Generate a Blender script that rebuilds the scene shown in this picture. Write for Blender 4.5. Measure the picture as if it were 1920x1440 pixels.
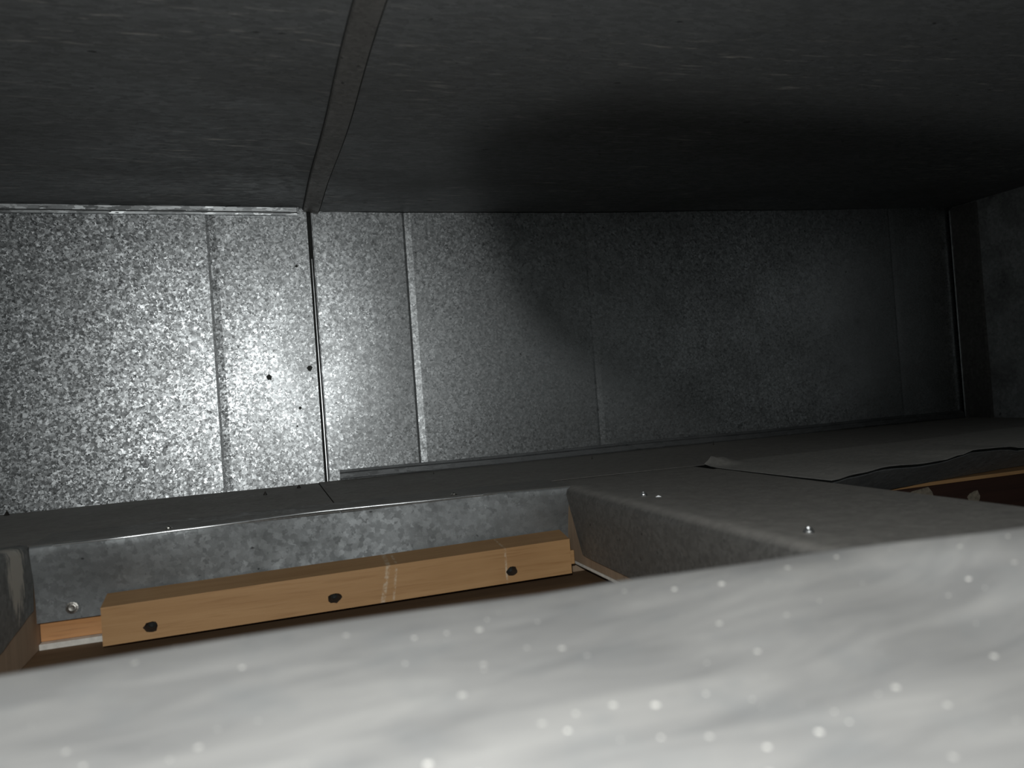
import bpy, bmesh, math, random
from mathutils import Vector, Matrix

random.seed(7)
scene = bpy.context.scene
for o in list(bpy.data.objects):
    bpy.data.objects.remove(o)
COL = scene.collection

# ------------------------------------------------------------------ camera
cam_d = bpy.data.cameras.new('camera')
cam = bpy.data.objects.new('camera', cam_d)
COL.objects.link(cam)
FWD = Vector((0.3009, 0.9536, 0.0117)).normalized()
RIGHT = Vector((0.9514, -0.2994, -0.0726)).normalized()
UP = RIGHT.cross(FWD).normalized()
RIGHT = FWD.cross(UP).normalized()
M3 = Matrix((RIGHT, UP, -FWD)).transposed()
cam.matrix_world = Matrix.Translation((0, 0, 0.11)) @ M3.to_4x4()
cam_d.sensor_fit = 'HORIZONTAL'
cam_d.sensor_width = 36.0
cam_d.lens = 27.854
cam_d.clip_start = 0.005
cam_d.clip_end = 30
cam_d.dof.use_dof = True
cam_d.dof.focus_distance = 1.05
cam_d.dof.aperture_fstop = 7.5
scene.camera = cam

# ------------------------------------------------------------------ light
world = bpy.data.worlds.new('dim_room')
scene.world = world
world.use_nodes = True
bg = world.node_tree.nodes['Background']
bg.inputs[0].default_value = (0.94, 1.0, 0.98, 1)
bg.inputs[1].default_value = 0.085

def spot(name, loc, direction, power, half_deg, blend, size=0.004, color=(1, 1, 1)):
    d = bpy.data.lights.new(name, 'SPOT')
    d.energy = power
    d.color = color
    d.spot_size = math.radians(2 * half_deg)
    d.spot_blend = blend
    d.shadow_soft_size = size
    o = bpy.data.objects.new(name, d)
    COL.objects.link(o)
    o.location = loc
    o.rotation_euler = Vector(direction).to_track_quat('-Z', 'Y').to_euler()
    return o

# the phone flash beside the lens, the only lamp in the duct
FLASH = (-0.012, -0.004, 0.150)
spot('flash', FLASH, (0.20, 0.97, 0.0), 10.0, 82.0, 0.3, 0.0015, (0.985, 1.0, 0.985))

vs = scene.view_settings
vs.view_transform = 'Standard'
vs.look = 'None'
vs.gamma = 1.0
vs.use_curve_mapping = False
vs.exposure = 0.0

# ------------------------------------------------------------------ materials
def new_mat(name):
    m = bpy.data.materials.new(name)
    m.use_nodes = True
    nt = m.node_tree
    b = nt.nodes['Principled BSDF']
    return m, nt, b

def N(nt, typ, **kw):
    n = nt.nodes.new(typ)
    for k, v in kw.items():
        setattr(n, k, v)
    return n

def L(nt, a, b):
    nt.links.new(a, b)

def noise(nt, vec, scale, detail=3.0, rough=0.55, dist=0.0):
    n = N(nt, 'ShaderNodeTexNoise')
    n.inputs['Scale'].default_value = scale
    n.inputs['Detail'].default_value = detail
    n.inputs['Roughness'].default_value = rough
    n.inputs['Distortion'].default_value = dist
    if vec is not None:
        L(nt, vec, n.inputs['Vector'])
    return n

def maprange(nt, val, a, b, c, d):
    n = N(nt, 'ShaderNodeMapRange')
    n.inputs[1].default_value = a
    n.inputs[2].default_value = b
    n.inputs[3].default_value = c
    n.inputs[4].default_value = d
    L(nt, val, n.inputs[0])
    return n.outputs[0]

def math_n(nt, op, a, b):
    n = N(nt, 'ShaderNodeMath', operation=op)
    for i, v in enumerate((a, b)):
        if isinstance(v, (int, float)):
            n.inputs[i].default_value = v
        else:
            L(nt, v, n.inputs[i])
    return n.outputs[0]

def mixc(nt, fac, a, b, blend='MIX'):
    n = N(nt, 'ShaderNodeMix', data_type='RGBA', blend_type=blend)
    if isinstance(fac, (int, float)):
        n.inputs[0].default_value = fac
    else:
        L(nt, fac, n.inputs[0])
    for i, v in ((6, a), (7, b)):
        if isinstance(v, tuple):
            n.inputs[i].default_value = (*v, 1)
        else:
            L(nt, v, n.inputs[i])
    return n.outputs[2]

def geo_pos(nt):
    return N(nt, 'ShaderNodeNewGeometry').outputs['Position']

def galvanised(name, lo, hi, rough=(0.42, 0.66), metallic=1.0, cell=210.0, tilt=0.16,
               tint=(0.94, 0.98, 1.0), dirt=0.35, dirt_col=(0.10, 0.10, 0.095), dirt_scale=9.0,
               stretch=(1, 1, 1), flecks=0.0, dust=0.0, dust_col=(0.34, 0.325, 0.30)):
    """zinc spangle: flakes that differ in tone, gloss and facing, with broad grime"""
    m, nt, b = new_mat(name)
    pos = geo_pos(nt)
    mp = N(nt, 'ShaderNodeMapping')
    mp.inputs['Scale'].default_value = stretch
    L(nt, pos, mp.inputs['Vector'])
    pos = mp.outputs[0]
    wob = noise(nt, pos, 330.0, 2.0)
    add = N(nt, 'ShaderNodeMixRGB', blend_type='ADD')
    sub = N(nt, 'ShaderNodeVectorMath', operation='SUBTRACT')
    sub.inputs[1].default_value = (0.5, 0.5, 0.5)
    L(nt, wob.outputs['Color'], sub.inputs[0])
    sc = N(nt, 'ShaderNodeVectorMath', operation='SCALE')
    sc.inputs['Scale'].default_value = 0.008
    L(nt, sub.outputs[0], sc.inputs[0])
    ad = N(nt, 'ShaderNodeVectorMath', operation='ADD')
    L(nt, pos, ad.inputs[0])
    L(nt, sc.outputs[0], ad.inputs[1])
    nt.nodes.remove(add)
    vo = N(nt, 'ShaderNodeTexVoronoi')
    vo.inputs['Scale'].default_value = cell
    L(nt, ad.outputs[0], vo.inputs['Vector'])
    sp = N(nt, 'ShaderNodeSeparateColor')
    L(nt, vo.outputs['Color'], sp.inputs[0])
    grit = noise(nt, pos, 900.0, 2.0)
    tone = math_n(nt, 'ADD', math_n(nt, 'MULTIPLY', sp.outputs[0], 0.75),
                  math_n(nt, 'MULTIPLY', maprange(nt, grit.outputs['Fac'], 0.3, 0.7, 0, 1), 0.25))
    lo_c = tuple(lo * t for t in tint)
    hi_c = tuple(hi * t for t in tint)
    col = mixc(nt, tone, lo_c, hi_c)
    big = noise(nt, pos, dirt_scale, 5.0, 0.62, 0.4)
    df = maprange(nt, big.outputs['Fac'], 0.42, 0.78, 0.0, dirt)
    col = mixc(nt, df, col, dirt_col)
    # small dark specks
    spk = noise(nt, pos, 120.0, 1.0)
    sf = maprange(nt, spk.outputs['Fac'], 0.755, 0.79, 0.0, 0.75)
    col = mixc(nt, sf, col, (0.03, 0.03, 0.03))
    b.inputs['Metallic'].default_value = metallic
    if flecks:    # bright scratches and flecks drawn out along the sheet
        fm = N(nt, 'ShaderNodeMapping')
        fm.inputs['Scale'].default_value = (45, 150, 45)
        fm.inputs['Rotation'].default_value = (0, 0, math.radians(8))
        L(nt, pos, fm.inputs['Vector'])
        fn = noise(nt, fm.outputs[0], 1.0, 3.0, 0.65)
        fb = noise(nt, pos, 7.0, 2.0)
        fk = math_n(nt, 'MULTIPLY', maprange(nt, fn.outputs['Fac'], 0.58, 0.74, 0.0, flecks),
                    maprange(nt, fb.outputs['Fac'], 0.45, 0.65, 0.25, 1.0))
        col = mixc(nt, fk, col, (0.62, 0.60, 0.56))
    if dust:      # dust lies on whatever faces up
        gn = N(nt, 'ShaderNodeNewGeometry')
        sz = N(nt, 'ShaderNodeSeparateXYZ')
        L(nt, gn.outputs['Normal'], sz.inputs[0])
        dn = noise(nt, pos, 60.0, 4.0, 0.65)
        du = math_n(nt, 'MULTIPLY', maprange(nt, sz.outputs[2], 0.55, 0.95, 0.0, dust),
                    maprange(nt, dn.outputs['Fac'], 0.25, 0.6, 0.55, 1.0))
        col = mixc(nt, du, col, dust_col)
        L(nt, math_n(nt, 'MULTIPLY', math_n(nt, 'SUBTRACT', 1.0, du), metallic), b.inputs['Metallic'])
    L(nt, col, b.inputs['Base Color'])
    r = maprange(nt, sp.outputs[1], 0, 1, rough[0], rough[1])
    r = math_n(nt, 'ADD', r, math_n(nt, 'MULTIPLY', df, 0.25))
    L(nt, r, b.inputs['Roughness'])
    # every flake faces a slightly different way
    s2 = N(nt, 'ShaderNodeVectorMath', operation='SUBTRACT')
    s2.inputs[1].default_value = (0.5, 0.5, 0.5)
    L(nt, vo.outputs['Color'], s2.inputs[0])
    s3 = N(nt, 'ShaderNodeVectorMath', operation='SCALE')
    s3.inputs['Scale'].default_value = tilt
    L(nt, s2.outputs[0], s3.inputs[0])
    g = N(nt, 'ShaderNodeNewGeometry')
    a2 = N(nt, 'ShaderNodeVectorMath', operation='ADD')
    L(nt, g.outputs['Normal'], a2.inputs[0])
    L(nt, s3.outputs[0], a2.inputs[1])
    nm = N(nt, 'ShaderNodeVectorMath', operation='NORMALIZE')
    L(nt, a2.outputs[0], nm.inputs[0])
    L(nt, nm.outputs[0], b.inputs['Normal'])
    return m

def wood(name, c1, c2, c3, axis=0, rough=0.7, scale=1.0):
    m, nt, b = new_mat(name)
    tc = N(nt, 'ShaderNodeTexCoord')
    mp = N(nt, 'ShaderNodeMapping')
    s = [60.0 * scale] * 3
    s[axis] = 3.0 * scale
    mp.inputs['Scale'].default_value = s
    L(nt, tc.outputs['Object'], mp.inputs['Vector'])
    n1 = noise(nt, mp.outputs[0], 1.0, 4.0, 0.6, 0.8)
    n2 = noise(nt, mp.outputs[0], 6.0, 2.0, 0.6)
    n3 = noise(nt, tc.outputs['Object'], 9.0, 3.0)
    col = mixc(nt, maprange(nt, n1.outputs['Fac'], 0.35, 0.68, 0, 1), c1, c2)
    col = mixc(nt, maprange(nt, n2.outputs['Fac'], 0.55, 0.75, 0, 0.6), col, c3)
    col = mixc(nt, maprange(nt, n3.outputs['Fac'], 0.5, 0.75, 0, 0.35), col, c3)
    L(nt, col, b.inputs['Base Color'])
    b.inputs['Roughness'].default_value = rough
    bu = N(nt, 'ShaderNodeBump')
    bu.inputs['Strength'].default_value = 0.15
    bu.inputs['Distance'].default_value = 0.001
    L(nt, n2.outputs['Fac'], bu.inputs['Height'])
    L(nt, bu.outputs[0], b.inputs['Normal'])
    return m, nt, b, col

def plain(name, col, rough=0.6, metallic=0.0, var=0.25, scale=40.0):
    m, nt, b = new_mat(name)
    n = noise(nt, geo_pos(nt), scale, 4.0)
    c = mixc(nt, maprange(nt, n.outputs['Fac'], 0.3, 0.7, 0, 1),
             tuple(v * (1 - var) for v in col), tuple(min(1, v * (1 + var)) for v in col))
    L(nt, c, b.inputs['Base Color'])
    b.inputs['Roughness'].default_value = rough
    b.inputs['Metallic'].default_value = metallic
    return m

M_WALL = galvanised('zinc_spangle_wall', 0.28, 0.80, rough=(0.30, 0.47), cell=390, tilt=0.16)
M_END = galvanised('zinc_end_wall', 0.34, 0.60, rough=(0.55, 0.75), cell=230, dirt=0.8, dirt_scale=14, metallic=0.35)
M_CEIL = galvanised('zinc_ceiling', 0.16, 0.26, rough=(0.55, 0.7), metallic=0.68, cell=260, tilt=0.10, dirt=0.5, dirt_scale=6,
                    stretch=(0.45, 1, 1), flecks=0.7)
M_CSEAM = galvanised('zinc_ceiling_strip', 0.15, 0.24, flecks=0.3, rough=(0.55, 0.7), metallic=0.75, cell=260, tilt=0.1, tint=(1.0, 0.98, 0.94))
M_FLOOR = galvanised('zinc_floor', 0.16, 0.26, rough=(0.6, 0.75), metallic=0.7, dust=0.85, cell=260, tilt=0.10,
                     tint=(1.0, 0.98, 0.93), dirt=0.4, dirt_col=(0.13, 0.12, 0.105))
M_PATCH = galvanised('zinc_loose_sheet', 0.22, 0.34, rough=(0.6, 0.75), metallic=0.5, cell=260, tilt=0.1, tint=(1.0, 0.99, 0.95),
                     dirt=0.3, dust=0.8, dust_col=(0.46, 0.445, 0.41))
M_FLASH = galvanised('zinc_flashing', 0.22, 0.32, rough=(0.55, 0.70), metallic=0.8, cell=200, tilt=0.05,
                     tint=(0.93, 0.98, 1.0), dirt=0.5, dirt_col=(0.12, 0.125, 0.12), dirt_scale=22, dust=0.85, dust_col=(0.26, 0.25, 0.23))
M_CLEAT = galvanised('zinc_cleat', 0.35, 0.62, rough=(0.35, 0.55), cell=200, tilt=0.25, stretch=(0.3, 1, 1))
M_FOOT = galvanised('zinc_foot_cleat', 0.16, 0.28, rough=(0.5, 0.65), metallic=0.9, cell=200, tilt=0.12, stretch=(0.3, 1, 1))
M_EDGE = plain('bright_cut_edge', (0.8, 0.82, 0.83), 0.3, 1.0, 0.2, 90)
M_STEEL = plain('screw_steel', (0.55, 0.54, 0.5), 0.3, 1.0, 0.2, 300)
M_WORN = plain('worn_steel', (0.30, 0.29, 0.27), 0.4, 1.0, 0.3, 300)
M_HOLE = plain('dark_hole_wood', (0.045, 0.028, 0.016), 0.9, 0.0, 0.3, 300)  # darker wood colour for the insides of the batten's screw holes
M_DARKST = plain('dark_steel', (0.05, 0.045, 0.04), 0.5, 0.7, 0.3, 300)
M_SPOT = plain('soot', (0.05, 0.055, 0.05), 0.7, 0.3, 0.5, 400)
M_NEARBLACK = plain('near_black', (0.02, 0.022, 0.02), 0.8, 0.0, 0.3, 300)  # near-black; also paints the gap shadow beside the ceiling cleat
M_WHITE = plain('drywall_edge', (0.80, 0.78, 0.72), 0.9, 0.0, 0.15, 120)
M_BOARD, _, _, _ = wood('brown_board', (0.16, 0.095, 0.045), (0.20, 0.12, 0.06), (0.11, 0.065, 0.03), 0, 0.85)
M_JOIST, _, _, _ = wood('orange_joist', (0.60, 0.29, 0.11), (0.68, 0.36, 0.16), (0.40, 0.19, 0.08), 0, 0.75)
M_POST, _, _, _ = wood('grey_brown_post', (0.34, 0.25, 0.17), (0.40, 0.29, 0.20), (0.22, 0.15, 0.10), 2, 0.8)
M_BEAM, _, _, _ = wood('beam_edge', (0.36, 0.20, 0.085), (0.42, 0.25, 0.11), (0.28, 0.15, 0.07), 0, 0.75)
M_RED, _, _, _ = wood('dark_red_wood', (0.026, 0.010, 0.006), (0.038, 0.015, 0.009), (0.018, 0.008, 0.005), 0, 0.7)
M_PLAST = plain('old_plaster', (0.20, 0.175, 0.135), 0.9, 0.0, 0.4, 200)

# batten wood with pale chalk scuffs
M_BATTEN, nt, b, colr = wood('batten_wood', (0.41, 0.23, 0.095), (0.49, 0.29, 0.13), (0.32, 0.165, 0.06), 0, 0.6)
tc = N(nt, 'ShaderNodeTexCoord')
sx = N(nt, 'ShaderNodeSeparateXYZ')
L(nt, tc.outputs['Object'], sx.inputs[0])
scn = noise(nt, tc.outputs['Object'], 160.0, 4.0, 0.7)
msk = None
for cx, slope, wdt in ((0.0255, -0.22, 0.0022), (0.036, -0.15, 0.0012), (0.155, 0.0, 0.0011)):
    xx = math_n(nt, 'ADD', sx.outputs[0], math_n(nt, 'MULTIPLY', sx.outputs[2], slope))
    dd = math_n(nt, 'ABSOLUTE', math_n(nt, 'SUBTRACT', xx, cx), 0)
    k = maprange(nt, dd, wdt * 0.6, wdt * 1.3, 0.8, 0.0)
    msk = k if msk is None else math_n(nt, 'MAXIMUM', msk, k)
msk = math_n(nt, 'MULTIPLY', msk, maprange(nt, scn.outputs['Fac'], 0.42, 0.6, 0, 1))
L(nt, mixc(nt, msk, colr, (0.62, 0.50, 0.36)), b.inputs['Base Color'])

def smeared(base_name, cx, cy, cz):
    """zinc with a pale plaster smear around a spot"""
    m = galvanised(base_name, 0.15, 0.26, rough=(0.6, 0.75), metallic=0.6, cell=200, tilt=0.06,
                   dirt=0.5, dirt_scale=30, tint=(0.97, 1.0, 0.97))
    nt = m.node_tree
    b = nt.nodes['Principled BSDF']
    src = b.inputs['Base Color'].links[0].from_socket
    pos = geo_pos(nt)
    mp = N(nt, 'ShaderNodeMapping')
    mp.vector_type = 'POINT'
    mp.inputs['Location'].default_value = (0, -cy * 42, -cz * 26)
    mp.inputs['Scale'].default_value = (0, 42, 26)
    L(nt, pos, mp.inputs['Vector'])
    ln = N(nt, 'ShaderNodeVectorMath', operation='LENGTH')
    L(nt, mp.outputs[0], ln.inputs[0])
    st = N(nt, 'ShaderNodeMapping')
    st.inputs['Scale'].default_value = (1, 260, 40)
    L(nt, pos, st.inputs['Vector'])
    n = noise(nt, st.outputs[0], 1.0, 4.0, 0.7)
    v = math_n(nt, 'ADD', ln.outputs['Value'], maprange(nt, n.outputs['Fac'], 0.2, 0.8, -0.7, 0.7))
    f = maprange(nt, v, 0.75, 0.95, 0.95, 0.0)
    L(nt, mixc(nt, f, src, (0.55, 0.52, 0.46)), b.inputs['Base Color'])
    b.inputs['Metallic'].default_value = 0.35
    return m
M_LEFT = smeared('zinc_smeared', -0.215, 0.792, -0.014)

# the near sheet: dusty, pale, streaked, with sparkle reflections painted in as pale specks
def near_mat():
    m, nt, b = new_mat('dusty_zinc_sheet')
    pos = geo_pos(nt)
    st = N(nt, 'ShaderNodeMapping')
    st.inputs['Scale'].default_value = (14, 60, 14)
    st.inputs['Rotation'].default_value = (0, 0, math.radians(-8))
    L(nt, pos, st.inputs['Vector'])
    n1 = noise(nt, st.outputs[0], 1.0, 5.0, 0.6, 0.6)
    n2 = noise(nt, pos, 38.0, 4.0, 0.6)
    col = mixc(nt, maprange(nt, n1.outputs['Fac'], 0.3, 0.7, 0, 1), (0.205, 0.205, 0.203), (0.325, 0.321, 0.311))
    col = mixc(nt, maprange(nt, n2.outputs['Fac'], 0.5, 0.75, 0, 0.45), col, (0.20, 0.21, 0.215))
    vo = N(nt, 'ShaderNodeTexVoronoi')
    vo.inputs['Scale'].default_value = 170.0
    L(nt, pos, vo.inputs['Vector'])
    sp = N(nt, 'ShaderNodeSeparateColor')
    L(nt, vo.outputs['Color'], sp.inputs[0])
    rad = maprange(nt, math_n(nt, 'POWER', sp.outputs[0], 3.0), 0.10, 1.0, 0.0, 0.21)
    sparkle = math_n(nt, 'LESS_THAN', vo.outputs['Distance'], rad)
    col = mixc(nt, math_n(nt, 'MULTIPLY', sparkle, maprange(nt, sp.outputs[1], 0, 1, 0.3, 1.0)), col, (0.88, 0.86, 0.81))
    rust = noise(nt, pos, 33.0, 1.0)
    col = mixc(nt, maprange(nt, rust.outputs['Fac'], 0.79, 0.82, 0, 0.4), col, (0.5, 0.38, 0.22))
    L(nt, col, b.inputs['Base Color'])
    b.inputs['Metallic'].default_value = 0.15
    b.inputs['Roughness'].default_value = 0.6
    return m
M_NEAR = near_mat()

# ------------------------------------------------------------------ mesh helpers
def tag(o, label=None, cat=None, group=None, kind=None):
    if label: o['label'] = label
    if cat: o['category'] = cat
    if group: o['group'] = group
    if kind: o['kind'] = kind
    return o

def mesh_obj(name, verts, faces, mat, parent=None, origin=None, smooth=False, solid=0.0, solid_off=0.0, bevel=0.0):
    """verts in world space; the object's origin goes to `origin` (default: base centre)"""
    if origin is None:
        xs = [v[0] for v in verts]; ys = [v[1] for v in verts]; zs = [v[2] for v in verts]
        origin = ((min(xs) + max(xs)) / 2, (min(ys) + max(ys)) / 2, min(zs))
    og = Vector(origin)
    me = bpy.data.meshes.new(name)
    me.from_pydata([tuple(Vector(v) - og) for v in verts], [], faces)
    bm = bmesh.new()
    bm.from_mesh(me)
    bmesh.ops.recalc_face_normals(bm, faces=bm.faces)
    bm.to_mesh(me)
    bm.free()
    me.materials.append(mat)
    if smooth:
        me.shade_smooth()
    o = bpy.data.objects.new(name, me)
    COL.objects.link(o)
    if parent is not None:
        o.parent = parent
        o.location = og - parent_world(parent)
    else:
        o.location = og
    if solid:
        md = o.modifiers.new('thickness', 'SOLIDIFY')
        md.thickness = solid
        md.offset = solid_off
        if smooth:
            md = o.modifiers.new('crisp_rim', 'EDGE_SPLIT')
            md.split_angle = math.radians(50)
    if bevel:
        md = o.modifiers.new('soft_edges', 'BEVEL')
        md.width = bevel
        md.segments = 2
        md.limit_method = 'ANGLE'
    return o

def parent_world(p):
    v = Vector(p.location)
    while p.parent is not None:
        p = p.parent
        v += Vector(p.location)
    return v

def box_vf(x0, x1, y0, y1, z0, z1):
    v = [(x0, y0, z0), (x1, y0, z0), (x1, y1, z0), (x0, y1, z0), (x0, y0, z1), (x1, y0, z1), (x1, y1, z1), (x0, y1, z1)]
    f = [(0, 3, 2, 1), (4, 5, 6, 7), (0, 1, 5, 4), (1, 2, 6, 5), (2, 3, 7, 6), (3, 0, 4, 7)]
    return v, f

def box(name, b, mat, parent=None, bevel=0.0, origin=None):
    v, f = box_vf(*b)
    return mesh_obj(name, v, f, mat, parent, origin, bevel=bevel)

def grid_vf(us, vs_, fn):
    v = [fn(u, w) for w in vs_ for u in us]
    n = len(us)
    f = [(j * n + i, j * n + i + 1, (j + 1) * n + i + 1, (j + 1) * n + i)
         for j in range(len(vs_) - 1) for i in range(n - 1)]
    return v, f

def lin(a, b, n):
    return [a + (b - a) * i / (n - 1) for i in range(n)]

def interp(x, pts):
    if x <= pts[0][0]: return pts[0][1]
    for (a, va), (b, vb) in zip(pts, pts[1:]):
        if x <= b:
            t = (x - a) / (b - a)
            t = t * t * (3 - 2 * t)
            return va + (vb - va) * t
    return pts[-1][1]

def profile(name, pts, along, mat, parent=None, smooth=False, origin=None, caps=True, bevel=0.0):
    """closed 2-D outline swept along x: pts are (y, z); along = list of (x, dy, dz)"""
    n = len(pts)
    v = [(x, y + dy, z + dz) for (x, dy, dz) in along for (y, z) in pts]
    f = []
    for k in range(len(along) - 1):
        for i in range(n):
            j = (i + 1) % n
            f.append((k * n + i, k * n + j, (k + 1) * n + j, (k + 1) * n + i))
    if caps:
        f.append(tuple(range(n)))
        f.append(tuple((len(along) - 1) * n + i for i in reversed(range(n))))
    return mesh_obj(name, v, f, mat, parent, origin, smooth, bevel=bevel)

def empty(name, loc):
    o = bpy.data.objects.new(name, None)
    COL.objects.link(o)
    o.location = loc
    o.empty_display_size = 0.02
    return o

D = 1.1927          # back wall
XC = 1.2867         # end wall
XL = -1.30          # how far the duct is built to the left
YN = -0.32          # how far it is built behind the camera

# ceiling line where it meets the back wall
def ceil_z(x):
    return interp(x, [(-1.3, 0.4100), (-0.31, 0.4088), (-0.12, 0.4063), (0.075, 0.4040), (0.10, 0.3980),
                      (0.22, 0.3964), (0.52, 0.3962), (0.83, 0.3997), (1.29, 0.4052)])

# ------------------------------------------------------------------ back wall
wall_back = box('wall_back', (XL, XC + 0.02, D + 0.012, D + 0.022, -0.12, 0.43), M_NEARBLACK)
tag(wall_back, 'galvanised steel back wall of the duct in two spangled sheet panels', kind='structure')

GROOVES = [(-0.365, 0.0003), (-0.057, 0.0009), (0.2235, 0.00075), (0.5210, 0.00045), (0.8270, 0.00035), (1.1377, 0.00035)]

def wall_y(x, z, x0, x1):
    y = D
    for c, d in GROOVES:
        t = x - c
        if -0.0035 < t <= 0: y += d * (1 + t / 0.0035)
        elif 0 < t < 0.0095: y += d * (1 - t / 0.0095)
    # each field between two beads is a little pillowed
    cs = [x0] + [c for c, d in GROOVES if x0 < c < x1] + [x1]
    for a, b_ in zip(cs, cs[1:]):
        if a <= x <= b_:
            y += -0.0014 * math.sin(math.pi * (x - a) / (b_ - a)) * math.sin(math.pi * min(1, max(0, z / 0.4)))
    return y

def wall_panel(x0, x1, zt_off):
    xs = set(lin(x0, x1, 60))
    for c, d in GROOVES:
        if x0 < c < x1:
            for t in (-0.0035, 0.0, 0.0095, -0.006, 0.013):
                xs.add(c + t)
    xs = sorted(x for x in xs if x0 <= x <= x1)
    v, f = grid_vf(xs, lin(0, 1, 14), lambda u, w: (u, wall_y(u, w * 0.4, x0, x1), w * (ceil_z(u) + zt_off)))
    return mesh_obj('sheet_panel', v, f, M_WALL, wall_back, solid=0.0009, solid_off=1.0)

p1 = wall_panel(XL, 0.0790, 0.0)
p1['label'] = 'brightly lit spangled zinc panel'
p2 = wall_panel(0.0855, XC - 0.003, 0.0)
p2['label'] = 'spangled zinc panel with vertical beads fading into the dark'
# standing seam between the panels: hemmed edges and a thin bright lip in the gap
v = [(0.0826, D - 0.0012, 0.0), (0.0836, D - 0.0012, 0.0), (0.0836, D + 0.012, 0.0), (0.0826, D + 0.012, 0.0),
     (0.0826, D + 0.009, 0.33), (0.0836, D + 0.009, 0.33), (0.0836, D + 0.012, 0.33), (0.0826, D + 0.012, 0.33)]
mesh_obj('seam_lip', v, [(0, 3, 2, 1), (4, 5, 6, 7), (0, 1, 5, 4), (1, 2, 6, 5), (2, 3, 7, 6), (3, 0, 4, 7)], M_EDGE, wall_back)
box('hem', (0.0850, 0.0868, D - 0.0022, D + 0.006, 0.003, 0.3955), M_CLEAT, wall_back, 0.0005)
box('hem', (0.0772, 0.0788, D - 0.0004, D + 0.010, 0.003, 0.4015), M_WALL, wall_back)
# dark pock marks beside the seam
def pock(x, z, r, n, seed):
    rnd = random.Random(seed)
    ang = [2 * math.pi * i / n + 0.3 for i in range(n)]
    rr = [r * rnd.uniform(0.75, 1.15) for _ in ang]
    yb = wall_y(x, z, XL, 0.0790)
    v = [(x + q * math.cos(a), yb - 0.0012, z + q * math.sin(a)) for a, q in zip(ang, rr)]
    v += [(x + q * 1.05 * math.cos(a), yb + 0.002, z + q * 1.05 * math.sin(a)) for a, q in zip(ang, rr)]
    f = [tuple(range(n))] + [(i, (i + 1) % n, n + (i + 1) % n, n + i) for i in range(n)]
    mesh_obj('grime_spot', v, f, M_SPOT, wall_back)
pock(0.0115, 0.158, 0.0046, 5, 1)
pock(0.0690, 0.168, 0.0040, 7, 5)
pock(0.0515, 0.111, 0.0026, 6, 3)
pock(0.0600, 0.318, 0.0024, 6, 9)
pock(0.0455, 0.085, 0.0018, 5, 4)

# ------------------------------------------------------------------ end wall
wall_right = box('wall_right', (XC + 0.004, XC + 0.014, YN, D + 0.01, -0.12, 0.46), M_NEARBLACK)
tag(wall_right, 'mottled grey steel end wall closing the duct on the right', kind='structure')
v, f = grid_vf(lin(YN, D - 0.004, 24), lin(0, 1, 8),
               lambda u, w: (XC - 0.002 * math.sin(math.pi * w) * math.sin(6 * u), u, w * 0.425))
mesh_obj('sheet_panel', v, f, M_END, wall_right, solid=0.0009)
# folded corner flange next to the back wall
v = [(XC - 0.004, D - 0.003, 0.001), (XC - 0.010, D - 0.006, 0.001), (XC - 0.006, D - 0.058, 0.001), (XC - 0.001, D - 0.060, 0.001)]
v += [(a, b_, 0.402) for a, b_, c in v]
f = [(0, 1, 5, 4), (1, 2, 6, 5), (2, 3, 7, 6), (3, 0, 4, 7), (0, 3, 2, 1), (4, 5, 6, 7)]
mesh_obj('corner_flange', v, f, M_CSEAM, wall_right)
box('seam_lip', (XC - 0.0115, XC - 0.0095, D - 0.008, D - 0.0062, 0.002, 0.398), M_EDGE, wall_right)

# ------------------------------------------------------------------ ceiling
ceiling = box('ceiling', (XL, XC + 0.02, YN, D + 0.02, 0.432, 0.442), M_NEARBLACK)
tag(ceiling, 'dark steel duct ceiling of two sheets joined by a flat cleat', kind='structure')

def ceil_fn(x, y):
    t = min(1, max(0, (D - y) / 0.9))
    z = ceil_z(x) * (1 - t) + (0.4050 if x < 0.09 else 0.4025) * t
    # the cross-break crease of the right sheet runs out of the far left corner
    if x > 0.1:
        d = ((y - D) * 0.42 + (x - 0.10) * 0.9) / 0.993
        z -= 0.0016 * max(0.0, 1 - abs(d) / 0.05)
        z -= 0.0015 * math.sin(3.1 * x) * math.sin(3 * y)
    return z
v, f = grid_vf(lin(XL, 0.090, 40), lin(YN, D, 40), lambda u, w: (u, w, ceil_fn(u, w) + 0.0005))
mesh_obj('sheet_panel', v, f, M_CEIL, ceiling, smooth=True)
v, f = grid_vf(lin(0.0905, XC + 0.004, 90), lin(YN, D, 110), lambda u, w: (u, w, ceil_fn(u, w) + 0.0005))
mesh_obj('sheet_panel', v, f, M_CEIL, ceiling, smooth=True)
# flat drive cleat over the joint, slightly buckled
ys = lin(YN, D - 0.003, 60)
def cleat_x(y): return 0.0735 + 0.0085 * (D - y) / 0.62 + 0.0008 * math.sin(17 * y)
v = []
for y in ys:
    xa = cleat_x(y); xb = xa + 0.0235 + 0.0012 * math.sin(9 * y)
    zc = ceil_fn(0.09, y) - 0.0008
    zd = ceil_fn(0.12, y) - 0.0008
    v += [(xa, y, zc + 0.001), (xa + 0.0012, y, zc - 0.0018), (xb - 0.0012, y, zd - 0.0022), (xb, y, zd + 0.001)]
f = []
for k in range(len(ys) - 1):
    for i in range(3):
        f.append((k * 4 + i, k * 4 + i + 1, (k + 1) * 4 + i + 1, (k + 1) * 4 + i))
f += [(0, 3, 2, 1)]
mesh_obj('flat_cleat', v, f, M_CSEAM, ceiling)
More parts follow.
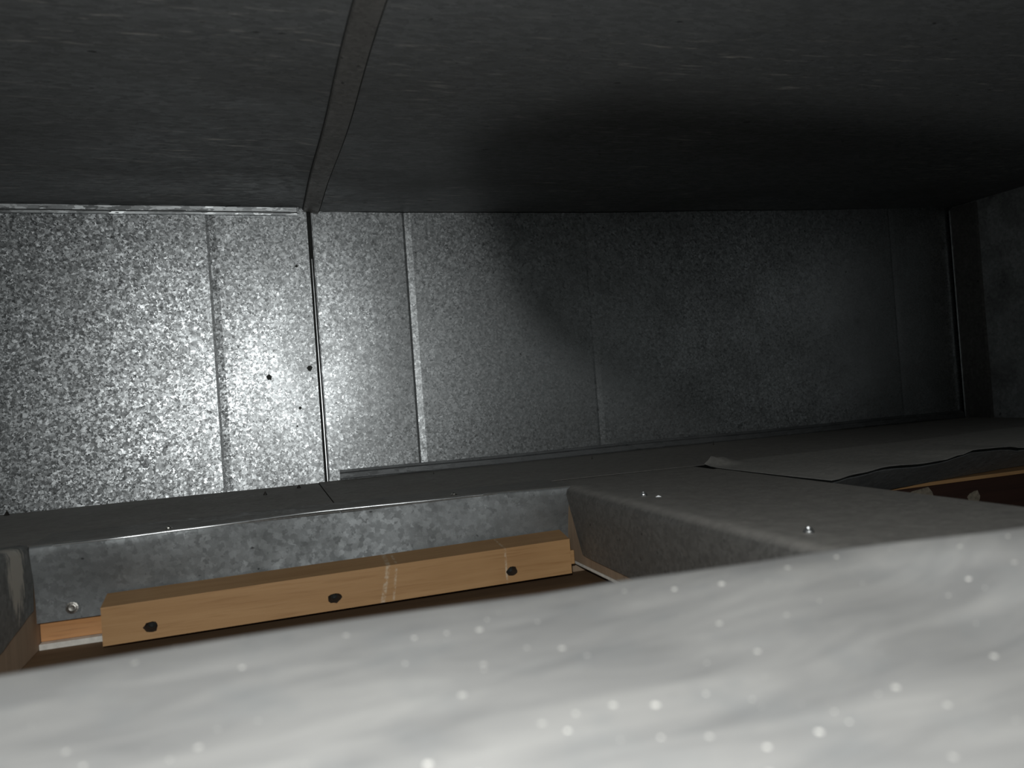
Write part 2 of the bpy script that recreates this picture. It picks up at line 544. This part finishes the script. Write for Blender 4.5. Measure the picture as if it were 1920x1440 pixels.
# dark strips painting in the gap shadow along both sides of the cleat
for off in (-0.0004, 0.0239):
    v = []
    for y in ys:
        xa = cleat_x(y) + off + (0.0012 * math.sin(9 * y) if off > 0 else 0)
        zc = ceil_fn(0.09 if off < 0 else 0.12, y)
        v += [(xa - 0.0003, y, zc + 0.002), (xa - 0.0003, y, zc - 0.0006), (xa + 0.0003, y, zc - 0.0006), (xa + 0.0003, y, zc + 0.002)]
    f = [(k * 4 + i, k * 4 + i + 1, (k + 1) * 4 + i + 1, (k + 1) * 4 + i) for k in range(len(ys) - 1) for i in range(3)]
    mesh_obj('gap_shadow_strip', v, f, M_NEARBLACK, ceiling)

# added unseen plate beside the flash, shaped to shade the upper right of the duct
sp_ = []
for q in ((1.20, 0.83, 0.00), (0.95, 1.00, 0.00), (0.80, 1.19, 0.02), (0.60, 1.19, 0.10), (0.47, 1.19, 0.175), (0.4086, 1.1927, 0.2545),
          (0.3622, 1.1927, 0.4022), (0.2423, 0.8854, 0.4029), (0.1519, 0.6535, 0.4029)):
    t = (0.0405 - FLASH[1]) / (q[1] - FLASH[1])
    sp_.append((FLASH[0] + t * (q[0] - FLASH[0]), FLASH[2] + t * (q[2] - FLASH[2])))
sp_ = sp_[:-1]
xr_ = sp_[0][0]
# the added plate on a thin stem up to the ceiling
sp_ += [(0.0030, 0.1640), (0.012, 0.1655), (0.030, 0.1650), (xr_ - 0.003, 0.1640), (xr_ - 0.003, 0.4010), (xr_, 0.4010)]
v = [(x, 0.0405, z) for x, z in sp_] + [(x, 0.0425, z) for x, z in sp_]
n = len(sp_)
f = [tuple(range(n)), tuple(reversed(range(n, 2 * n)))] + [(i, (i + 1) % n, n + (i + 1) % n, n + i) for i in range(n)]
mesh_obj('flash_blocker', v, f, M_NEARBLACK, ceiling)

# ------------------------------------------------------------------ floor of the duct
Z0 = 0.0
floor = empty('floor', (0.3, 1.0, 0))
tag(floor, 'dull grey steel duct floor around the cut openings', kind='structure')
def flat(x0, x1, y0, y1, n=10, m=10, amp=0.0006, seed=0.0):
    v, f = grid_vf(lin(x0, x1, n), lin(y0, y1, m),
                   lambda u, w: (u, w, Z0 + amp * math.sin(11 * u + seed) * math.sin(9 * w + 2 * seed)))
    return mesh_obj('sheet_panel', v, f, M_FLOOR, floor, solid=0.0009, solid_off=-1.0, smooth=True)
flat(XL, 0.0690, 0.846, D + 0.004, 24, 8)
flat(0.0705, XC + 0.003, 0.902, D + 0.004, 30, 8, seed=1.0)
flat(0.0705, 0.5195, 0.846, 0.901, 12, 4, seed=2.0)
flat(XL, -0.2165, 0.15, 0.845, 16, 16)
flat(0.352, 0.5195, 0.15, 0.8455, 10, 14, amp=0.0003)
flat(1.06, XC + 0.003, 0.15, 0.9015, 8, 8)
# screw tips that came up through the floor along the wall
def tip(x, y, hgt, r):
    n = 6
    v = [(x + r * math.cos(2 * math.pi * i / n), y + r * math.sin(2 * math.pi * i / n), Z0) for i in range(n)] + [(x + 0.0006, y, Z0 + hgt)]
    f = [(i, (i + 1) % n, n) for i in range(n)] + [tuple(reversed(range(n)))]
    mesh_obj('screw_tip', v, f, M_DARKST, floor)
for x, y, hh, r in ((-0.005, 1.097, 0.0055, 0.0027), (0.040, 1.146, 0.0055, 0.0030), (-0.325, 1.180, 0.0065, 0.0035),
                    (0.230, 1.139, 0.006, 0.0010), (0.4723, 1.120, 0.006, 0.0011), (0.704, 1.152, 0.008, 0.0013)):
    tip(x, y, hh, r)

# ------------------------------------------------------------------ cleats on the back wall
# S-cleat under the ceiling on the left panel
pts = [(D - 0.0005, 0.4066), (D - 0.0065, 0.4066), (D - 0.0075, 0.4045), (D - 0.0070, 0.3985), (D - 0.0045, 0.3972),
       (D - 0.0040, 0.3940), (D - 0.0005, 0.3935)]
o = profile('cleat_strip', pts, [(x, 0, ceil_z(x) - 0.4062) for x in lin(XL, 0.0655, 18)], M_CLEAT)
tag(o, 'bright ridged zinc cleat strip under the ceiling above the left wall panel', 'metal strip')
box('end_tab', (0.0657, 0.0690, D - 0.0070, D - 0.0005, 0.3945, 0.4040), M_CLEAT, o, 0.0008)
# angle strip along the foot of the right panel
pts = [(D - 0.0008, 0.0012), (D - 0.0052, 0.0012), (D - 0.0058, 0.0030), (D - 0.0050, 0.0100), (D - 0.0038, 0.0118),
       (D - 0.0030, 0.0150), (D - 0.0008, 0.0152)]
o = profile('cleat_strip', pts, [(x, 0, 0.0006 * math.sin(13 * x)) for x in lin(0.1010, XC - 0.012, 30)], M_FOOT)
tag(o, 'dark zinc cleat strip along the foot of the right wall panel', 'metal strip')

# ------------------------------------------------------------------ screws
def screw(parent, loc, axis, r=0.0042, hgt=0.0022, mat=None, name='screw'):
    """washer-head screw: flange, domed head and slot"""
    ax = Vector(axis).normalized()
    t = ax.orthogonal().normalized()
    s = ax.cross(t)
    rings = [(1.0, 0.0), (1.0, 0.15), (0.72, 0.35), (0.66, 0.85), (0.5, 1.0), (0.18, 0.8)]
    n = 12
    v, f = [], []
    for q, hh in rings:
        for i in range(n):
            a = 2 * math.pi * i / n
            v.append(Vector(loc) + (t * math.cos(a) + s * math.sin(a)) * r * q + ax * hgt * hh)
    for k in range(len(rings) - 1):
        for i in range(n):
            f.append((k * n + i, k * n + (i + 1) % n, (k + 1) * n + (i + 1) % n, (k + 1) * n + i))
    f.append(tuple((len(rings) - 1) * n + i for i in range(n)))
    f.append(tuple(reversed(range(n))))
    return mesh_obj(name, v, f, mat or M_STEEL, parent, origin=loc)

# ------------------------------------------------------------------ flashing on the far side of the opening
E0 = 0.8455
def far_edge(x):     # the fold is not quite straight
    return interp(x, [(-0.25, 0.8330), (-0.20, 0.8360), (-0.145, 0.8320), (-0.08, 0.8400), (0.05, 0.8600), (0.2, 0.8510), (0.326, 0.8300)]), \
           interp(x, [(-0.25, 0.0005), (-0.13, 0.0010), (0.0, 0.0012), (0.326, 0.0010)])
xs = lin(-0.2140, 0.3240, 46)
v = []
prof_n = 0
for x in xs:
    ye, ze = far_edge(x)
    bulge = 0.0015 * math.sin(14 * x)
    sec = [(0.917, 0.0011), (ye + 0.012, ze + 0.0004), (ye + 0.0035, ze + 0.0004), (ye + 0.0016, ze + 0.0001), (ye + 0.0005, ze - 0.0008), (ye, ze - 0.0025), (ye, ze - 0.008),
           (ye * 0.3 + E0 * 0.7 + bulge, -0.030), (E0 + bulge * 0.4, -0.055), (E0, -0.0725)]
    prof_n = len(sec)
    v += [(x, y, z) for y, z in sec]
f = []
for k in range(len(xs) - 1):
    for i in range(prof_n - 1):
        f.append((k * prof_n + i, k * prof_n + i + 1, (k + 1) * prof_n + i + 1, (k + 1) * prof_n + i))
flash_far = mesh_obj('metal_flashing', v, f, M_FLASH, solid=0.0008, smooth=True, origin=(0.057, 0.86, 0))
tag(flash_far, 'grey zinc flashing folded over the far edge of the opening, behind the wooden batten', 'metal sheet')
xb = lin(-0.195, 0.225, 46)
v, f = [], []
for x in xb:
    ye, ze = far_edge(x)
    for k in range(8):
        a = 2 * math.pi * k / 8
        v.append((x, ye + 0.0008 + 0.0011 * math.cos(a), ze - 0.0008 + 0.0011 * math.sin(a)))
for k in range(len(xb) - 1):
    for i in range(8):
        f.append((k * 8 + i, k * 8 + (i + 1) % 8, (k + 1) * 8 + (i + 1) % 8, (k + 1) * 8 + i))
mesh_obj('burnished_fold', v, f, M_EDGE, flash_far, smooth=True)
screw(flash_far, (-0.0958, 0.8460, 0.0022), (0, -0.1, 1), 0.0036, 0.0020)
screw(flash_far, (0.1956, 0.8640, 0.0022), (0, -0.1, 1), 0.0036, 0.0020)
screw(flash_far, (-0.1836, 0.8430, -0.0615), (0, -1, 0.05), 0.0056, 0.0012, M_WORN)
screw(flash_far, (-0.1520, 0.8440, -0.0375), (0, -1, 0.05), 0.0016, 0.0010)

# ------------------------------------------------------------------ flashing on the right side
ys = lin(0.24, 0.8320, 34)
v = []
for y in ys:
    xe = 0.3125 + 0.0012 * math.sin(9 * y) + (0.0015 * max(0, (y - 0.76) / 0.072) ** 2)
    sec = [(0.372, 0.0012), (xe + 0.016, 0.0020), (xe + 0.008, 0.0012), (xe + 0.003, -0.0016), (xe + 0.0004, -0.0070),
           (xe + 0.0010, -0.030), (xe + 0.0020, -0.0690)]
    prof_n = len(sec)
    # the far end is trimmed at a slant
    v += [(x, y if y < 0.76 else 0.76 + (y - 0.76) * (1 + 0.50 * max(z, -0.069) / 0.069), z) for x, z in sec]
f = []
for k in range(len(ys) - 1):
    for i in range(prof_n - 1):
        f.append((k * prof_n + i, k * prof_n + i + 1, (k + 1) * prof_n + i + 1, (k + 1) * prof_n + i))
flash_r = mesh_obj('metal_flashing', v, f, M_FLOOR, solid=0.0008, smooth=True, origin=(0.34, 0.55, 0))
tag(flash_r, 'dull zinc flashing with rounded fold on the right side of the opening', 'metal sheet')
screw(flash_r, (0.3433, 0.6936, 0.0024), (-0.25, -0.45, 0.8), 0.0036, 0.0034, M_EDGE)
screw(flash_r, (0.3430, 0.4507, 0.0024), (-0.4, -0.5, 0.75), 0.0036, 0.0036, M_EDGE)
# torn sliver of foil next to the first screw
mesh_obj('burr', [(0.3480, 0.6800, 0.0016), (0.3545, 0.6770, 0.0016), (0.3515, 0.6790, 0.0032)], [(0, 1, 2)], M_EDGE, flash_r, solid=0.0004)

# ------------------------------------------------------------------ flashing on the left side, smeared with plaster
ys = lin(0.30, 0.8400, 30)
v = []
for y in ys:
    lift = interp(y, [(0.3, 0.012), (0.75, 0.0063), (0.815, 0.0021), (0.85, 0.0005)])
    bot = interp(y, [(0.3, -0.0720), (0.74, -0.0714), (0.785, -0.0661), (0.836, -0.0602)])
    xe = -0.2150
    sec = [(xe - 0.05, lift - 0.001), (xe - 0.008, lift + 0.0004), (xe - 0.002, lift - 0.001), (xe, lift - 0.005), (xe + 0.001, -0.035), (xe, bot)]
    prof_n = len(sec)
    v += [(x, y, z + 0.0012) for x, z in sec]
f = []
for k in range(len(ys) - 1):
    for i in range(prof_n - 1):
        f.append((k * prof_n + i, k * prof_n + i + 1, (k + 1) * prof_n + i + 1, (k + 1) * prof_n + i))
flash_l = mesh_obj('metal_flashing', v, f, M_LEFT, solid=0.0008, smooth=True, origin=(-0.22, 0.6, 0))
tag(flash_l, 'dark zinc flashing smeared with pale plaster on the left side of the opening', 'metal sheet')

# ------------------------------------------------------------------ framing below the floor
ZB = -0.1005
o = box('bottom_board', (-0.262, 0.50, 0.28, 0.905, ZB - 0.016, ZB), M_BOARD)
tag(o, 'brown board at the bottom of the opening', 'board')
o = box('joist', (-0.2165, 0.3262, 0.8640, 0.8985, -0.0945, -0.0030), M_JOIST, bevel=0.0008)
tag(o, 'orange wooden joist behind the zinc flashing, showing left of the batten', 'wood beam')
o = box('drywall_strip', (-0.2165, 0.3250, 0.8560, 0.8950, ZB, -0.0948), M_WHITE, bevel=0.0006)
tag(o, 'white drywall edge below the orange joist, left of the batten', 'drywall')
# grey-brown corner post in the gap at the right
o = box('corner_post', (0.3272, 0.3480, 0.8560, 0.8985, ZB, -0.0040), M_POST, bevel=0.0006)
tag(o, 'grey-brown wooden post in the gap at the right corner of the opening', 'wood post')
o = box('side_joist', (0.3200, 0.3500, 0.29, 0.8545, -0.0815, -0.0030), M_POST, bevel=0.0008)
tag(o, 'brown wooden joist under the zinc flashing right of the opening', 'wood beam')
o = box('drywall_strip', (0.3192, 0.3480, 0.29, 0.8460, -0.0845, -0.0817), M_WHITE, bevel=0.0006)
tag(o, 'thin drywall edge under the joist on the right of the opening', 'drywall')
o = box('side_joist', (-0.2560, -0.2170, 0.29, 0.8985, ZB, -0.0030), M_POST, bevel=0.0008)
tag(o, 'brown wooden joist under the plaster-smeared flashing on the left', 'wood beam')

# ------------------------------------------------------------------ wooden batten with three countersunk screws
def batten():
    yf, yb = 0.8000, 0.8405
    xl, xr = -0.1516, 0.3045
    zt_l, zt_r, zb_l, zb_r = -0.0563, -0.0507, -0.0911, -0.0876
    kt_l, kt_r = -0.0520, -0.0470
    org = Vector(((xl + xr) / 2, 0.81, -0.085))
    bm = bmesh.new()
    def V(x, y, z): return bm.verts.new(Vector((x, y, z)) - org)
    fl_t, fr_t = V(xl, yf, zt_l), V(xr, yf, zt_r)
    fl_b, fr_b = V(xl, yf, zb_l), V(xr, yf, zb_r)
    bl_t, br_t = V(xl - 0.001, yb, kt_l), V(xr + 0.004, yb, kt_r)
    bl_b, br_b = V(xl - 0.001, yb, zb_l), V(xr + 0.004, yb, zb_r)
    # splintered notch at the lower right end
    for q in ((fl_t, bl_t, br_t, fr_t), (fl_b, fr_b, br_b, bl_b), (fl_t, fl_b, bl_b, bl_t), (fr_t, br_t, br_b, fr_b), (bl_t, bl_b, br_b, br_t)):
        bm.faces.new(q)
    loop = []
    def ring(vs_):
        for a, b_ in zip(vs_, vs_[1:] + vs_[:1]):
            e = bm.edges.get((a, b_)) or bm.edges.new((a, b_))
            loop.append(e)
    ring([fl_t, fr_t, fr_b, fl_b])
    holes = [(-0.1111, -0.0796), (0.0548, -0.0776), (0.2375, -0.0764)]
    n = 14
    for hx, hz in holes:
        rnd = random.Random(int(hx * 1e4))
        rim = []
        for i in range(n):
            a = 2 * math.pi * i / n
            q = 0.0050 * rnd.uniform(0.85, 1.15)
            rim.append(V(hx + q * 1.25 * math.cos(a), yf, hz + q * math.sin(a)))
        ring(rim)
        low = [V(hx + 0.0030 * math.cos(2 * math.pi * i / n), yf + 0.009, hz + 0.0030 * math.sin(2 * math.pi * i / n)) for i in range(n)]
        for i in range(n):
            bm.faces.new((rim[i], rim[(i + 1) % n], low[(i + 1) % n], low[i])).material_index = 1
        bm.faces.new(low).material_index = 1
    bmesh.ops.triangle_fill(bm, use_beauty=True, edges=loop)
    bmesh.ops.recalc_face_normals(bm, faces=bm.faces)
    me = bpy.data.meshes.new('batten')
    bm.to_mesh(me)
    bm.free()
    me.materials.append(M_BATTEN)
    me.materials.append(M_HOLE)
    o = bpy.data.objects.new('batten', me)
    COL.objects.link(o)
    o.location = org
    for hx, hz in holes:
        s = screw(o, (hx, yf + 0.0092, hz), (0, -1, 0), 0.0034, 0.0030, M_NEARBLACK)
        s['label'] = 'dark sunken screw'
    box('splinter', (xr + 0.0005, xr + 0.0075, yf + 0.008, yf + 0.038, -0.0800, -0.0650), M_BATTEN, o, 0.0008)
    return o
o = batten()
tag(o, 'light wooden batten fixed along the flashing with three dark screws', 'wood batten')

# ------------------------------------------------------------------ second opening on the right
edge = [(0.5218, 0.645, 0.0000), (0.5621, 0.6547, 0.0021), (0.6128, 0.6664, 0.0038), (0.6657, 0.6781, 0.0006), (0.7027, 0.6858, 0.0004),
        (0.7316, 0.6917, 0.0028), (0.7613, 0.6975, 0.0060), (0.7912, 0.7033, 0.0047), (0.8219, 0.7092, 0.0033), (0.8527, 0.715, -0.0010),
        (0.92, 0.725, 0.001), (1.02, 0.735, 0.002), (1.10, 0.74, 0.001)]
def edge_at(x):
    return interp(x, [(a, b_) for a, b_, c in edge]), interp(x, [(a, c) for a, b_, c in edge])
def back_at(x):
    return interp(x, [(0.52, 0.878), (0.55, 0.8975), (0.58, 0.9000), (0.85, 0.905), (1.1, 0.93)])
us = lin(0.5215, 1.10, 60)
def patch(u, w):
    ye, ze = edge_at(u)
    yb = back_at(u)
    y = ye + (yb - ye) * w
    z = 0.0016 + (ze + 0.0015) * (1 - w) ** 2.2
    c = max(0, 1 - math.hypot(u - 0.545, y - 0.888) / 0.045)   # curled corner
    z += 0.013 * c * c
    return (u, y, z)
v, f = grid_vf(us, lin(0, 1, 16), patch)
o = mesh_obj('loose_sheet', v, f, M_PATCH, solid=0.0008, smooth=True, origin=(0.8, 0.8, 0.002))
tag(o, 'loose steel sheet with a curled corner and wavy front edge on the right floor', 'metal sheet')
# grey flap hanging below the wavy edge
us = lin(0.5225, 1.10, 40)
def flap(u, w):
    ye, ze = edge_at(u)
    return (u, ye + 0.006 + 0.06 * w, (ze - 0.0012) * (1 - w) - 0.0325 * w)
v, f = grid_vf(us, lin(0, 1, 6), flap)
o = mesh_obj('hanging_flap', v, f, M_FLASH, solid=0.0008, smooth=True, origin=(0.8, 0.72, -0.03))
tag(o, 'dark grey metal flap hanging under the wavy sheet edge at the right', 'metal sheet')
# header beam with pale edge, dark red below
o = box('header_beam', (0.5600, 1.20, 0.7700, 0.8090, -0.0390, -0.0345), M_BEAM, bevel=0.0006)
tag(o, 'thin light-brown wooden edge above the dark red board at far right', 'wood beam')
o = box('red_board', (0.5600, 1.20, 0.7760, 0.8050, -0.0990, -0.0395), M_RED)
tag(o, 'dark red-brown board below the light wooden edge at far right', 'board')
def smear(x0, x1, z0, z1, seed):
    rnd = random.Random(seed)
    n = 12
    v = []
    for i in range(n):
        a = 2 * math.pi * i / n
        q = rnd.uniform(0.55, 1.15)
        v.append(((x0 + x1) / 2 + (x1 - x0) / 2 * q * math.cos(a), 0.7748, (z0 + z1) / 2 + (z1 - z0) / 2 * q * math.sin(a)))
    v += [(a, 0.7765, c) for a, b_, c in v]
    f = [tuple(range(n))] + [(i, (i + 1) % n, n + (i + 1) % n, n + i) for i in range(n)]
    mesh_obj('plaster_smear', v, f, M_PLAST, o)
smear(0.728, 0.778, -0.066, -0.0405, 11)
smear(0.828, 0.850, -0.070, -0.050, 4)
o = box('bottom_board', (0.5300, 1.25, 0.28, 0.92, -0.116, -0.100), M_BOARD)
tag(o, 'brown board at the bottom of the right-hand opening', 'board')
# folded side of the strip between the openings
box('side_lip', (0.5170, 0.5190, 0.30, 0.640, -0.030, -0.0012), M_FLASH, floor)

# ------------------------------------------------------------------ near floor sheet, pale and out of focus
def near_edge_y(x):
    return interp(x, [(-1.3, 0.305), (0.12, 0.306), (0.2137, 0.284), (0.283, 0.242), (0.45, 0.20), (1.29, 0.19)])
def near_edge_z(x):
    return interp(x, [(-1.3, 0.027), (0.10, 0.027), (0.2137, 0.032), (0.283, 0.039), (1.29, 0.041)])
def near_z(x, t, y):
    z = near_edge_z(x) * max(0, (y - 0.05) / (near_edge_y(x) - 0.05)) ** 1.8
    z += 0.0007 * math.sin(23 * x + 4 * y) + 0.0006 * math.sin(41 * y - 9 * x)
    return z + 0.0012
us = lin(XL, XC - 0.002, 200)
ts = lin(0, 1, 40)
v = []
for t in ts:
    for x in us:
        y = YN + (near_edge_y(x) - YN) * t
        v.append((x, y, near_z(x, t, y)))
n = len(us)
rows = len(ts)
for dy, dz in ((0.004, -0.0004), (0.0075, -0.0022), (0.009, -0.0060), (0.0092, -0.0115), (0.0094, -9)):
    for x in us:
        ye = near_edge_y(x)
        v.append((x, ye + dy, near_z(x, 1, ye) + dz if dz > -1 else 0.0022))
    rows += 1
f = [(j * n + i, j * n + i + 1, (j + 1) * n + i + 1, (j + 1) * n + i) for j in range(rows - 1) for i in range(n - 1)]
o = mesh_obj('near_sheet', v, f, M_NEAR, solid=0.0008, solid_off=-1.0, smooth=True, origin=(0, 0, 0))
tag(o, 'pale dusty steel sheet in the blurred foreground, nearest the camera', 'metal sheet')
